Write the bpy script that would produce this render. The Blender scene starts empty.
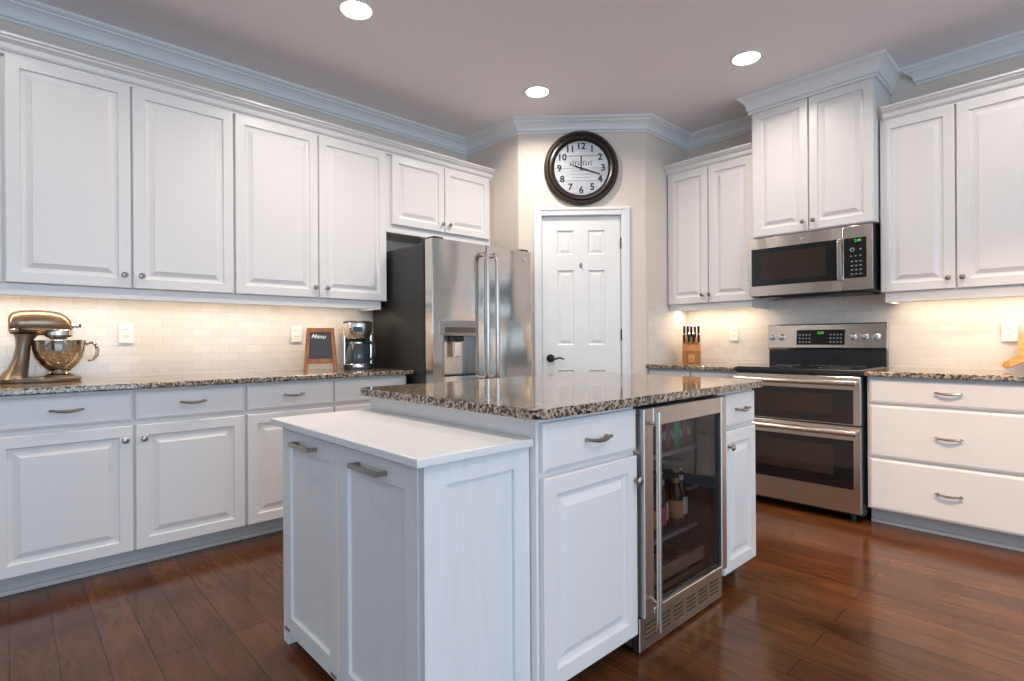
import bpy, bmesh, math, random
from mathutils import Vector, Matrix
random.seed(7)
PI = math.pi
scn = bpy.context.scene
COL = scn.collection

# ------------------------------------------------------------------ camera
CAM = Vector((3.79, 0.0, 1.106))
YAW, ROLL, FPX = math.radians(46.96), math.radians(-0.3608), 540.3
hd = Vector((-math.sin(YAW), math.cos(YAW), 0)); rt = Vector((math.cos(YAW), math.sin(YAW), 0)); up = Vector((0, 0, 1))
cx_ = math.cos(ROLL) * rt + math.sin(ROLL) * up
cy_ = -math.sin(ROLL) * rt + math.cos(ROLL) * up
cd = bpy.data.cameras.new('camera'); cam = bpy.data.objects.new('camera', cd); COL.objects.link(cam)
cam.matrix_world = Matrix(((cx_.x, cy_.x, -hd.x, CAM.x), (cx_.y, cy_.y, -hd.y, CAM.y), (cx_.z, cy_.z, -hd.z, CAM.z), (0, 0, 0, 1)))
cd.sensor_width = 36; cd.lens = FPX / 1024 * 36; cd.shift_y = 0.00045; cd.clip_start = 0.02
scn.camera = cam

# ------------------------------------------------------------------ world, light, exposure
scn.view_settings.view_transform = 'Standard'; scn.view_settings.look = 'None'
scn.view_settings.gamma = 1; scn.view_settings.use_curve_mapping = False
scn.view_settings.exposure = 0.3
scn.cycles.use_denoising = True
scn.cycles.max_bounces = 8; scn.cycles.diffuse_bounces = 5; scn.cycles.glossy_bounces = 5
scn.cycles.transparent_max_bounces = 12
scn.cycles.sample_clamp_indirect = 6
W = bpy.data.worlds.new('sky'); scn.world = W; W.use_nodes = True
W.node_tree.nodes['Background'].inputs[0].default_value = (0.62, 0.80, 1.0, 1)
W.node_tree.nodes['Background'].inputs[1].default_value = .55


def area(name, loc, direction, sx, sy, power, color, spread=PI):
    l = bpy.data.lights.new(name, 'AREA'); l.shape = 'RECTANGLE'; l.size = sx; l.size_y = sy
    l.energy = power; l.color = color; l.spread = spread
    o = bpy.data.objects.new(name, l); COL.objects.link(o); o.location = loc
    o.rotation_euler = Vector(direction).to_track_quat('-Z', 'Y').to_euler()
    return o

CZ = 2.87           # ceiling
RX, RY0, RY1 = 7.5, -4.5, 4.36
DAY = (0.54, 0.76, 1.0)
area('window_daylight', (RX - .12, -0.6, 1.45), (-1, 0, 0), 4.2, 2.2, 104, DAY)
area('window_daylight', (RX - .12, 3.0, 1.45), (-1, 0, 0), 1.6, 2.0, 15, DAY)
area('window_daylight', (4.6, RY0 + .12, 1.4), (0, 1, 0), 4.0, 2.2, 22, (0.62, 0.78, 1.0))
WARM = (1.0, 0.80, 0.58)

# ------------------------------------------------------------------ materials
def newmat(name):
    m = bpy.data.materials.new(name); m.use_nodes = True
    return m, m.node_tree, m.node_tree.nodes['Principled BSDF']

def mat(name, col, rough=.5, metal=0, emit=None, es=1, coat=0, spec=.5, alpha=1):
    m, nt, b = newmat(name)
    b.inputs['Base Color'].default_value = (*col, 1); b.inputs['Roughness'].default_value = rough
    b.inputs['Metallic'].default_value = metal; b.inputs['Coat Weight'].default_value = coat
    b.inputs['Specular IOR Level'].default_value = spec
    if emit: b.inputs['Emission Color'].default_value = (*emit, 1); b.inputs['Emission Strength'].default_value = es
    return m

def N(nt, t, **k):
    n = nt.nodes.new(t)
    for a, v in k.items(): setattr(n, a, v)
    return n

def ramp(nt, fac, stops):
    r = N(nt, 'ShaderNodeValToRGB'); e = r.color_ramp.elements
    while len(e) < len(stops): e.new(.5)
    for i, (p, c) in enumerate(stops): e[i].position = p; e[i].color = (*c, 1)
    nt.links.new(fac, r.inputs[0]); return r.outputs[0]

def bump(nt, b, h, strength=.2, dist=.002):
    n = N(nt, 'ShaderNodeBump'); n.inputs['Strength'].default_value = strength; n.inputs['Distance'].default_value = dist
    nt.links.new(h, n.inputs['Height']); nt.links.new(n.outputs[0], b.inputs['Normal'])

def mapping(nt, scale=(1, 1, 1), rot=(0, 0, 0), coord='Object', loc=(0, 0, 0)):
    c = N(nt, 'ShaderNodeTexCoord'); m = N(nt, 'ShaderNodeMapping')
    m.inputs['Scale'].default_value = scale; m.inputs['Rotation'].default_value = rot; m.inputs['Location'].default_value = loc
    nt.links.new(c.outputs[coord], m.inputs[0]); return m.outputs[0]

def noise(nt, v, scale, detail=3, rough=.5):
    n = N(nt, 'ShaderNodeTexNoise'); n.inputs['Scale'].default_value = scale; n.inputs['Detail'].default_value = detail
    n.inputs['Roughness'].default_value = rough; nt.links.new(v, n.inputs['Vector']); return n

def mixc(nt, fac, a, b, mode='MIX'):
    m = N(nt, 'ShaderNodeMix', data_type='RGBA', blend_type=mode)
    for s, v in ((0, fac), (6, a), (7, b)):
        if hasattr(v, 'is_linked'): nt.links.new(v, m.inputs[s])
        else: m.inputs[s].default_value = v if s == 0 else (*v, 1)
    return m.outputs[2]

M = {}
M['white'] = mat('white_painted_cabinet', (.78, .75, .725), .33)
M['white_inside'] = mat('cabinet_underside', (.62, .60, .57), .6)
M['door_white'] = mat('white_door_paint', (.82, .81, .78), .4)
M['trimpaint'] = mat('crown_paint', (.80, .80, .785), .38)  # plain near-white base colour
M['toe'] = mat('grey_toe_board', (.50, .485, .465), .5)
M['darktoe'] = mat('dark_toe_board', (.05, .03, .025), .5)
M['nickel'] = mat('brushed_nickel', (.34, .305, .275), .3, 1)
M['chrome'] = mat('chrome', (.75, .75, .75), .12, 1)
M['black_glass'] = mat('black_glass', (.012, .010, .010), .06, 0, coat=.4)
M['black_plastic'] = mat('black_plastic', (.018, .018, .02), .38)
M['black_enamel'] = mat('black_enamel', (.02, .022, .026), .22)
M['dark_side'] = mat('dark_grey_appliance_side', (.022, .021, .020), .45)
M['oven_window'] = mat('oven_window_glass', (.035, .024, .018), .08)
M['bronze'] = mat('dark_bronze', (.03, .025, .022), .3, .8)
M['plastic_white'] = mat('white_plastic', (.82, .80, .76), .35)
M['slot'] = mat('outlet_slot', (.05, .04, .04), .6)
M['dial'] = mat('knob_metal', (.72, .70, .68), .22, 1)
M['print_white'] = mat('white_print', (.75, .75, .75), .5)
M['print_grey'] = mat('grey_print', (.30, .32, .34), .5)
M['clock_rim'] = mat('dark_brown_clock_rim', (.035, .024, .018), .3, .3)
M['ink'] = mat('black_ink', (.03, .028, .03), .6)
M['ink_red'] = mat('faded_brown_ink', (.35, .28, .30), .7)
M['greenlight'] = mat('green_clock_digits', (.02, .2, .02), .5, emit=(.2, 1, .15), es=.6)
M['bulb'] = mat('lit_lamp_lens', (1, 1, 1), .5, emit=(1, .90, .76), es=14)
M['chalk'] = mat('chalkboard', (.055, .055, .06), .7)
M['chalkwhite'] = mat('chalk_writing', (.85, .85, .85), .8)
M['mixer'] = mat('bronze_mixer_enamel', (.30, .20, .125), .26, .75)
M['mixer_dark'] = mat('bronze_mixer_stand', (.20, .145, .10), .3, .6)
M['mixband'] = mat('silver_mixer_band', (.70, .66, .60), .25, 1)
M['steelbowl'] = mat('polished_steel_bowl', (.56, .48, .40), .1, 1)
M['coffee'] = mat('dark_coffee_glass', (.05, .06, .07), .08, coat=.3)
M['cans_red'] = mat('dark_red_can', (.20, .03, .04), .35, .3)
M['cans_green'] = mat('green_can', (.02, .30, .10), .35, .3)
M['can_top'] = mat('can_lid', (.7, .7, .7), .3, 1)
M['bottle'] = mat('brown_bottle_glass', (.035, .014, .008), .12)
M['label_tan'] = mat('tan_bottle_label', (.50, .26, .10), .6)
M['label_white'] = mat('cream_bottle_label', (.62, .55, .45), .6)
M['label_pink'] = mat('red_bottle_label', (.45, .08, .12), .6)
M['foil'] = mat('gold_foil', (.50, .38, .16), .35, .8)
M['fridge_liner'] = mat('cooler_liner', (.055, .055, .06), .5)
M['shelfmetal'] = mat('cooler_shelf_trim', (.55, .55, .56), .35, .7)
M['shelfwood'] = mat('cooler_wood_shelf', (.30, .19, .11), .5)
M['glass_shelf'] = mat('smoky_shelf', (.10, .10, .11), .2)
M['disp_grey'] = mat('grey_dispenser_panel', (.30, .29, .28), .3, .6)
M['clearwhite'] = mat('frosted_lens', (1, 1, 1), .5, emit=(1, .86, .66), es=5)
M['rawwood'] = mat('unpainted_wood_end', (.66, .48, .30), .6)
M['vinyl'] = mat('window_frame_white', (.8, .8, .8), .4)

def stainless(name, base=(.60, .575, .545), rough=.27, vertical=True, wob=.0, an=.8):
    m, nt, b = newmat(name)
    v = mapping(nt, (1.2, 1.2, 160) if not vertical else (160, 160, 1.2))
    n = noise(nt, v, 3, 2)
    b.inputs['Metallic'].default_value = 1
    c = ramp(nt, n.outputs[0], [(.3, tuple(x * .93 for x in base)), (.7, tuple(min(1, x * 1.05) for x in base))])
    nt.links.new(c, b.inputs['Base Color'])
    b.inputs['Roughness'].default_value = rough
    tg = N(nt, 'ShaderNodeTangent', direction_type='RADIAL', axis='Z'); nt.links.new(tg.outputs[0], b.inputs['Tangent'])
    b.inputs['Anisotropic'].default_value = an; b.inputs['Anisotropic Rotation'].default_value = .25
    if wob:
        v2 = mapping(nt, (1, 1, .35)); n2 = noise(nt, v2, 2.6, 1)
        bump(nt, b, n2.outputs[0], wob, .03)
    else:
        bump(nt, b, n.outputs[0], .06, .0006)
    return m
M['steel'] = stainless('brushed_stainless', (.68, .62, .56), rough=.22, wob=.0, vertical=False)
M['steel_fridge'] = stainless('brushed_stainless_door', (.64, .60, .56), .15, vertical=False, wob=.8, an=.5)
M['steel_dark'] = stainless('brushed_stainless_cooler', (.50, .47, .45), .32, vertical=True)

# wood of chalkboard, knife block, cutting board
def wood(name, a, b_, scale=(30, 30, 3), rough=.4):
    m, nt, b = newmat(name); v = mapping(nt, scale); n = noise(nt, v, 2, 4)
    nt.links.new(ramp(nt, n.outputs[0], [(.35, a), (.7, b_)]), b.inputs['Base Color']); b.inputs['Roughness'].default_value = rough
    bump(nt, b, n.outputs[0], .15, .001); return m
M['wood_orange'] = wood('orange_stained_wood', (.22, .075, .02), (.42, .16, .04))
M['wood_block'] = wood('honey_wood', (.33, .10, .02), (.52, .20, .04))
M['wood_board'] = wood('golden_wood', (.52, .24, .07), (.70, .38, .13), (6, 30, 30))

# painted oak of the tilt-out cabinet
def painted_oak(name, vertical=True):
    m, nt, b = newmat(name)
    v = mapping(nt, (22, 22, 1.6) if vertical else (1.6, 22, 22)); n = noise(nt, v, 2.2, 5, .65); n.inputs['Distortion'].default_value = .5
    nt.links.new(ramp(nt, n.outputs[0], [(.35, (.735, .73, .725)), (.55, (.765, .76, .75))]), b.inputs['Base Color'])
    b.inputs['Roughness'].default_value = .4; bump(nt, b, n.outputs[0], .22, .0008); return m
M['oak'] = painted_oak('white_painted_oak'); M['oak_top'] = painted_oak('white_painted_oak_top', False)

# walls & ceiling
def plaster(name, col, sc=90, st=.15):
    m, nt, b = newmat(name); v = mapping(nt); n = noise(nt, v, sc, 4)
    b.inputs['Base Color'].default_value = (*col, 1); b.inputs['Roughness'].default_value = .85
    bump(nt, b, n.outputs[0], st, .002); return m
M['wall'] = plaster('warm_beige_wall', (.72, .635, .55))
M['ceiling'] = plaster('off_white_ceiling', (.86, .825, .84), 130, .3)
M['outer'] = plaster('plain_far_wall', (.62, .58, .52))

# floor
m, nt, b = newmat('dark_hardwood_planks'); M['floor'] = m
v = mapping(nt)
br = N(nt, 'ShaderNodeTexBrick'); nt.links.new(v, br.inputs['Vector'])
br.offset = .37; br.offset_frequency = 2; br.inputs['Scale'].default_value = 1
br.inputs['Brick Width'].default_value = 1.55; br.inputs['Row Height'].default_value = .125
br.inputs['Mortar Size'].default_value = .0016; br.inputs['Mortar Smooth'].default_value = .2; br.inputs['Bias'].default_value = -.1
br.inputs['Color1'].default_value = (.105, .038, .014, 1); br.inputs['Color2'].default_value = (.160, .062, .023, 1); br.inputs['Mortar'].default_value = (.012, .006, .004, 1)
v2 = mapping(nt, (3.0, 26, 1)); g = noise(nt, v2, 1.6, 6, .62); g.inputs['Distortion'].default_value = .8
gr = ramp(nt, g.outputs[0], [(.32, (.66, .62, .60)), (.68, (1.12, 1.12, 1.1))])
v3 = mapping(nt, (2.2, 6, 1)); g3 = noise(nt, v3, 1.2, 3)
gr3 = ramp(nt, g3.outputs[0], [(.3, (.72, .72, .72)), (.7, (1.2, 1.15, 1.1))])
c1 = mixc(nt, 1.0, br.outputs[0], gr, 'MULTIPLY'); c2 = mixc(nt, 1.0, c1, gr3, 'MULTIPLY')
nt.links.new(c2, b.inputs['Base Color']); b.inputs['Specular IOR Level'].default_value = .36
rr = N(nt, 'ShaderNodeMapRange'); nt.links.new(g3.outputs[0], rr.inputs[0]); rr.inputs[3].default_value = .11; rr.inputs[4].default_value = .22
nt.links.new(rr.outputs[0], b.inputs['Roughness'])
hm = N(nt, 'ShaderNodeMath', operation='MULTIPLY_ADD'); nt.links.new(br.outputs['Fac'], hm.inputs[0]); hm.inputs[1].default_value = -1.2
nt.links.new(g3.outputs[0], hm.inputs[2]); bump(nt, b, hm.outputs[0], .22, .004)

# granite
m, nt, b = newmat('speckled_granite'); M['granite'] = m
v = mapping(nt)
n0 = noise(nt, v, 28, 5, .7)
vo = N(nt, 'ShaderNodeTexVoronoi'); vo.inputs['Scale'].default_value = 125; nt.links.new(v, vo.inputs['Vector'])
vs = N(nt, 'ShaderNodeSeparateColor'); nt.links.new(vo.outputs['Color'], vs.inputs[0])
base = ramp(nt, vs.outputs[0], [(0, (.012, .011, .012)), (.16, (.05, .045, .042)), (.26, (.20, .15, .10)), (.42, (.42, .33, .24)), (.66, (.46, .40, .31)), (.93, (.20, .19, .18))])
base.node.color_ramp.interpolation = 'CONSTANT'
n1 = noise(nt, v, 60, 3); dk = ramp(nt, n1.outputs[0], [(.38, (.40, .36, .32)), (.50, (1, 1, 1))])
gc = mixc(nt, 1.0, base, dk, 'MULTIPLY')
n2r = ramp(nt, n0.outputs[0], [(.35, (.8, .75, .68)), (.65, (1.15, 1.1, 1.05))])
nt.links.new(mixc(nt, 1.0, gc, n2r, 'MULTIPLY'), b.inputs['Base Color'])
b.inputs['Roughness'].default_value = .07; b.inputs['Specular IOR Level'].default_value = .75

# subway tile: each face uses its own swizzle so that rows stay level
def tile(name, rot):
    m, nt, b = newmat(name)
    v = mapping(nt, rot=rot)
    br = N(nt, 'ShaderNodeTexBrick'); nt.links.new(v, br.inputs['Vector'])
    br.offset = .5; br.inputs['Scale'].default_value = 1; br.inputs['Brick Width'].default_value = .104; br.inputs['Row Height'].default_value = .052
    br.inputs['Mortar Size'].default_value = .0016; br.inputs['Mortar Smooth'].default_value = .3; br.inputs['Bias'].default_value = 0
    br.inputs['Color1'].default_value = (.76, .71, .66, 1); br.inputs['Color2'].default_value = (.71, .66, .61, 1); br.inputs['Mortar'].default_value = (.64, .60, .55, 1)
    nt.links.new(br.outputs[0], b.inputs['Base Color']); b.inputs['Roughness'].default_value = .1
    inv = N(nt, 'ShaderNodeMath', operation='MULTIPLY'); nt.links.new(br.outputs['Fac'], inv.inputs[0]); inv.inputs[1].default_value = -1
    bump(nt, b, inv.outputs[0], .5, .0015); return m
M['tile_xz'] = tile('white_subway_tile', (PI / 2, 0, 0))

def pane_fac(nt):
    lw = N(nt, 'ShaderNodeLayerWeight'); lw.inputs[0].default_value = .5
    p = N(nt, 'ShaderNodeMath', operation='POWER'); nt.links.new(lw.outputs['Facing'], p.inputs[0]); p.inputs[1].default_value = 4
    q = N(nt, 'ShaderNodeMath', operation='MULTIPLY_ADD'); nt.links.new(p.outputs[0], q.inputs[0]); q.inputs[1].default_value = .5; q.inputs[2].default_value = .01
    return q
# glass of the cooler door: smoky see-through pane
m, nt, b = newmat('smoked_glass_pane'); M['pane'] = m
nt.nodes.remove(b); out = nt.nodes['Material Output']
tr = N(nt, 'ShaderNodeBsdfTransparent'); tr.inputs[0].default_value = (.72, .72, .74, 1)
gl = N(nt, 'ShaderNodeBsdfGlossy'); gl.inputs['Roughness'].default_value = .03; gl.inputs[0].default_value = (.9, .9, .9, 1)
fr = pane_fac(nt); mx = N(nt, 'ShaderNodeMixShader')
nt.links.new(fr.outputs[0], mx.inputs[0]); nt.links.new(tr.outputs[0], mx.inputs[1]); nt.links.new(gl.outputs[0], mx.inputs[2]); nt.links.new(mx.outputs[0], out.inputs[0])
m, nt, b = newmat('clear_glass_pane'); M['clearpane'] = m
nt.nodes.remove(b); out = nt.nodes['Material Output']
tr = N(nt, 'ShaderNodeBsdfTransparent'); tr.inputs[0].default_value = (.9, .92, .93, 1)
gl = N(nt, 'ShaderNodeBsdfGlossy'); gl.inputs['Roughness'].default_value = .03
fr = pane_fac(nt); mx = N(nt, 'ShaderNodeMixShader')
nt.links.new(fr.outputs[0], mx.inputs[0]); nt.links.new(tr.outputs[0], mx.inputs[1]); nt.links.new(gl.outputs[0], mx.inputs[2]); nt.links.new(mx.outputs[0], out.inputs[0])

# clock face: whitewashed boards
m, nt, b = newmat('whitewashed_clock_face'); M['clockface'] = m
v = mapping(nt, (2, 30, 9)); n = noise(nt, v, 2, 4)
c = ramp(nt, n.outputs[0], [(.3, (.66, .62, .64)), (.6, (.82, .79, .80))])
v = mapping(nt, (1, 1, 1)); sx = N(nt, 'ShaderNodeSeparateXYZ'); nt.links.new(v, sx.inputs[0])
md = N(nt, 'ShaderNodeMath', operation='PINGPONG'); md.inputs[1].default_value = .05; nt.links.new(sx.outputs[2], md.inputs[0])
lt = N(nt, 'ShaderNodeMath', operation='LESS_THAN'); lt.inputs[1].default_value = .0018; nt.links.new(md.outputs[0], lt.inputs[0])
nt.links.new(mixc(nt, lt.outputs[0], c, (.25, .2, .22)), b.inputs['Base Color']); b.inputs['Roughness'].default_value = .3

# ------------------------------------------------------------------ mesh builder
class MB:
    def __init__(s): s.bm = bmesh.new(); s.mi = 0; s.mats = []
    def use(s, m):
        if m not in s.mats: s.mats.append(m)
        s.mi = s.mats.index(m); return s
    def face(s, vs, smooth=False):
        try: f = s.bm.faces.new(vs)
        except ValueError: return None
        f.material_index = s.mi; f.smooth = smooth; return f
    def box(s, x0, x1, y0, y1, z0, z1, bev=0, seg=1, mtx=None):
        if x1 < x0: x0, x1 = x1, x0
        if y1 < y0: y0, y1 = y1, y0
        if z1 < z0: z0, z1 = z1, z0
        c = [(x, y, z) for x in (x0, x1) for y in (y0, y1) for z in (z0, z1)]
        vs = [s.bm.verts.new(mtx @ Vector(p) if mtx else p) for p in c]
        fs = [s.face([vs[i] for i in q]) for q in ((0, 1, 3, 2), (4, 6, 7, 5), (0, 4, 5, 1), (2, 3, 7, 6), (0, 2, 6, 4), (1, 5, 7, 3))]
        if bev:
            es = list({e for f in fs for e in f.edges})
            r = bmesh.ops.bevel(s.bm, geom=es, offset=bev, segments=seg, affect='EDGES', profile=.5, clamp_overlap=True)
            for f in r['faces']: f.material_index = s.mi; f.smooth = seg > 1
        return s
    def prism(s, pts, z0, z1, bev=0, seg=2, axis='z', mtx=None):
        def P(a, b_, h):
            p = {'z': (a, b_, h), 'x': (h, a, b_), 'y': (a, h, b_)}[axis]
            return mtx @ Vector(p) if mtx else Vector(p)
        lo = [s.bm.verts.new(P(a, b_, z0)) for a, b_ in pts]; hi = [s.bm.verts.new(P(a, b_, z1)) for a, b_ in pts]
        n = len(pts); fs = [s.face(lo[::-1]), s.face(hi)]
        for i in range(n): s.face([lo[i], lo[(i + 1) % n], hi[(i + 1) % n], hi[i]])
        if bev:
            es = list({e for f in fs if f for e in f.edges})
            r = bmesh.ops.bevel(s.bm, geom=es, offset=bev, segments=seg, affect='EDGES', profile=.5, clamp_overlap=True)
            for f in r['faces']: f.material_index = s.mi; f.smooth = True
        return s
    def lathe(s, prof, c=(0, 0, 0), seg=24, axis='z', mtx=None, smooth=True, ring=False):
        rings = []
        for r, h in prof:
            ring = []
            for i in range(seg):
                a = 2 * PI * i / seg
                p = {'z': (r * math.cos(a), r * math.sin(a), h), 'y': (r * math.cos(a), h, r * math.sin(a)), 'x': (h, r * math.cos(a), r * math.sin(a))}[axis]
                p = Vector(p) + Vector(c)
                ring.append(s.bm.verts.new(mtx @ p if mtx else p))
            rings.append(ring)
        for a, b_ in zip(rings, rings[1:]):
            for i in range(seg): s.face([a[i], a[(i + 1) % seg], b_[(i + 1) % seg], b_[i]], smooth)
        if ring:
            a, b_ = rings[-1], rings[0]
            for i in range(seg): s.face([a[i], a[(i + 1) % seg], b_[(i + 1) % seg], b_[i]], smooth)
            return s
        if prof[0][0] > 1e-6: s.face(rings[0][::-1])
        if prof[-1][0] > 1e-6: s.face(rings[-1])
        return s
    def tube(s, pts, r, seg=8, cap=True, flat=1.0, closed=False):
        pts = [Vector(p) for p in pts]; n = len(pts); rs = r if isinstance(r, (list, tuple)) else [r] * n
        rings = []; prev = None
        for i, p in enumerate(pts):
            if closed: t = pts[(i + 1) % n] - pts[i - 1]
            else: t = pts[min(i + 1, n - 1)] - pts[max(i - 1, 0)]
            t.normalize()
            if prev is None: a = t.orthogonal().normalized() if abs(t.z) > .9 else t.cross(Vector((0, 0, 1))).normalized()
            else: a = (prev - t * prev.dot(t)).normalized()
            prev = a; b_ = t.cross(a)
            rings.append([s.bm.verts.new(p + rs[i] * (a * math.cos(2 * PI * k / seg) + b_ * flat * math.sin(2 * PI * k / seg))) for k in range(seg)])
        prs = list(zip(rings, rings[1:])) + ([(rings[-1], rings[0])] if closed else [])
        for A, B in prs:
            for k in range(seg): s.face([A[k], A[(k + 1) % seg], B[(k + 1) % seg], B[k]], True)
        if cap and not closed: s.face(rings[0][::-1]); s.face(rings[-1])
        return s
    def cyl(s, p0, p1, r, seg=16): return s.tube([p0, p1], r, seg)
    def rings(s, x0, x1, z0, z1, levels, yb):
        """a front built of nested rectangles: levels = [(inset, y)], back plane at yb"""
        R = []
        for ins, y in levels:
            R.append([s.bm.verts.new(p) for p in ((x0 + ins, y, z0 + ins), (x1 - ins, y, z0 + ins), (x1 - ins, y, z1 - ins), (x0 + ins, y, z1 - ins))])
        bk = [s.bm.verts.new(p) for p in ((x0, yb, z0), (x1, yb, z0), (x1, yb, z1), (x0, yb, z1))]
        R.insert(0, bk)
        for a, b_ in zip(R, R[1:]):
            for i in range(4): s.face([a[i], a[(i + 1) % 4], b_[(i + 1) % 4], b_[i]])
        s.face(bk[::-1]); s.face(R[-1]); return s
    def sweep(s, path, prof, side=1, caps=True):
        """mitred moulding along a plan path; prof = [(offset, z)] closed; offset to the right of travel when side=1"""
        P = [Vector(p) for p in path]; n = len(P); rings = []
        for i in range(n):
            d0 = (P[i] - P[i - 1]).normalized() if i > 0 else (P[1] - P[0]).normalized()
            d1 = (P[i + 1] - P[i]).normalized() if i < n - 1 else d0
            n0 = Vector((d0.y, -d0.x)) * side; n1 = Vector((d1.y, -d1.x)) * side
            mv = (n0 + n1) / (1 + n0.dot(n1))
            rings.append([s.bm.verts.new((P[i].x + mv.x * o, P[i].y + mv.y * o, z)) for o, z in prof])
        k = len(prof)
        for A, B in zip(rings, rings[1:]):
            for j in range(k): s.face([A[j], A[(j + 1) % k], B[(j + 1) % k], B[j]])
        if caps: s.face(rings[0][::-1]); s.face(rings[-1])
        return s
    def mesh(s, name):
        bmesh.ops.recalc_face_normals(s.bm, faces=s.bm.faces)
        for e in s.bm.edges:
            if len(e.link_faces) == 2 and e.calc_face_angle(0) > .6: e.smooth = False
        me = bpy.data.meshes.new(name); s.bm.to_mesh(me); s.bm.free()
        for m in s.mats: me.materials.append(M[m])
        return me

def link(name, me, parent=None, loc=(0, 0, 0), rot=(0, 0, 0), label=None):
    o = bpy.data.objects.new(name, me); COL.objects.link(o); o.parent = parent; o.location = loc; o.rotation_euler = rot
    if label: o['label'] = label
    return o
def part(name, mb, parent, loc=(0, 0, 0), rot=(0, 0, 0), label=None): return link(name, mb.mesh(name), parent, loc, rot, label)
def tag(o, label, cat, group=None):
    o['label'] = label; o['category'] = cat
    if group: o['group'] = group
    return o
def thing(name, label, cat, loc=(0, 0, 0), rz=0, group=None):
    o = bpy.data.objects.new(name, None); COL.objects.link(o); o.empty_display_size = .1
    o.location = loc; o.rotation_euler = (0, 0, rz); return tag(o, label, cat, group)
def struct(name, mb, loc=(0, 0, 0), rz=0, parent=None):
    o = part(name, mb, parent, loc, (0, 0, rz))
    if parent is None: o['kind'] = 'structure'
    return o
def B(m): return MB().use(m)
def copy_tree(o, parent=None):
    c = o.copy(); COL.objects.link(c); c.parent = parent
    for ch in list(o.children): copy_tree(ch, c)
    return c
def text_mesh(txt, size, extrude=.0004, shear=0, align='CENTER', offset=0):
    cu = bpy.data.curves.new('lettering', 'FONT'); cu.body = txt; cu.size = size; cu.extrude = extrude; cu.shear = shear
    cu.align_x = align; cu.align_y = 'CENTER'; cu.offset = offset; cu.resolution_u = 3
    o = bpy.data.objects.new('lettering', cu); COL.objects.link(o)
    me = bpy.data.meshes.new_from_object(o.evaluated_get(bpy.context.evaluated_depsgraph_get()))
    bpy.data.objects.remove(o); return me
def add_text(mb, txt, size, mtx, shear=0, offset=0):
    me = text_mesh(txt, size, shear=shear, offset=offset)
    vs = [mb.bm.verts.new(mtx @ v.co) for v in me.vertices]
    for p in me.polygons: mb.face([vs[i] for i in p.vertices])
    bpy.data.meshes.remove(me)
UPR = Matrix.Rotation(PI / 2, 4, 'X')     # text lying in xz, facing -y
def at(x, y, z): return Matrix.Translation((x, y, z))

# ------------------------------------------------------------------ room shell
T = .10
struct('floor', B('floor').box(-T, RX + T, RY0 - T, RY1 + T, -.06, 0))
struct('ceiling', B('ceiling').box(-T, RX + T, RY0 - T, RY1 + T, CZ, CZ + .06))
struct('wall_left', B('wall').box(-T, 0, RY0 - T, RY1 + T, 0, CZ))
struct('wall_right', B('wall').box(0, RX + T, RY1, RY1 + T, 0, CZ))
# pantry: short wall, diagonal wall with door opening, short return wall
PA, PB = (.66, 3.004), (1.375, 3.719)
struct('wall_pantry_left', B('wall').box(0, PA[0] - .001, PA[1], PA[1] + .09, 0, CZ))
struct('wall_pantry_right', B('wall').prism([(PB[0] - .09, PB[1] + .001), (PB[0], PB[1] + .001), (PB[0], RY1 - .001), (PB[0] - .09, RY1 - .001)], 0, CZ))
DL, DR, DT = .188, .812, 2.10             # door leaf extents along the diagonal wall
LD = math.hypot(PB[0] - PA[0], PB[1] - PA[1])
wd = B('wall').box(0, DL - .012, 0, .09, 0, CZ).box(DR + .012, LD, 0, .09, 0, CZ).box(DL - .012, DR + .012, 0, .09, DT + .012, CZ)
struct('wall_diagonal', wd, (PA[0], PA[1], 0), PI / 4)
# far walls with their windows (behind the viewer)
def wall_with_windows(name, length, wins, loc, rz):
    mb = B('outer'); x = 0
    for a, b_, z0, z1 in wins:
        mb.box(x, a, 0, T, 0, CZ); mb.box(a, b_, 0, T, z1, CZ)
        if z0 > 0: mb.box(a, b_, 0, T, 0, z0)
        x = b_
    mb.box(x, length, 0, T, 0, CZ); struct(name, mb, loc, rz)
    return wins
k = 0
for name, length, wins, loc, rz in (
        ('wall_far_east', RY1 - RY0, [(.3, 1.9, .9, 2.3), (2.9, 6.9, .05, 2.35)], (RX, RY1, 0), -PI / 2),
        ('wall_far_south', RX, [(.9, 5.0, .05, 2.4)], (RX, RY0, 0), PI)):
    wall_with_windows(name, length, wins, loc, rz)
    for a, b_, z0, z1 in wins:
        k += 1
        f = B('vinyl'); nm = max(2, round((b_ - a) / 1.0))
        f.box(a, b_, .02, .08, z0, z0 + .07).box(a, b_, .02, .08, z1 - .07, z1)
        for i in range(nm + 1):
            x = a + (b_ - a) * i / nm; f.box(max(a, x - .04), min(b_, x + .04), .022, .078, z0 + .07, z1 - .07)
        struct('window_%d' % k, f, loc, rz)
# baseboard on the diagonal wall
struct('baseboard_diagonal', B('door_white').box(0, DL - .075, -.014, 0, 0, .12, .003).box(DR + .075, LD, -.014, 0, 0, .12, .003), (PA[0], PA[1], 0), PI / 4)

# ceiling crown moulding
CP = [(0, CZ - .108), (.008, CZ - .108), (.014, CZ - .103), (.014, CZ - .094), (.008, CZ - .090), (.020, CZ - .088), (.024, CZ - .080), (.026, CZ - .068), (.036, CZ - .050), (.052, CZ - .036), (.068, CZ - .030), (.070, CZ - .022), (.078, CZ - .022), (.090, CZ - .016), (.096, CZ - .010), (.096, CZ), (0, CZ)]
struct('trim_1', B('trimpaint').sweep([(0, -1.6), (0, PA[1]), PA, PB, (PB[0], RY1), (2.05, RY1)], CP))
struct('trim_2', B('trimpaint').sweep([(3.03, RY1 + .05), (3.03, RY1), (RX, RY1)], CP))

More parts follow.
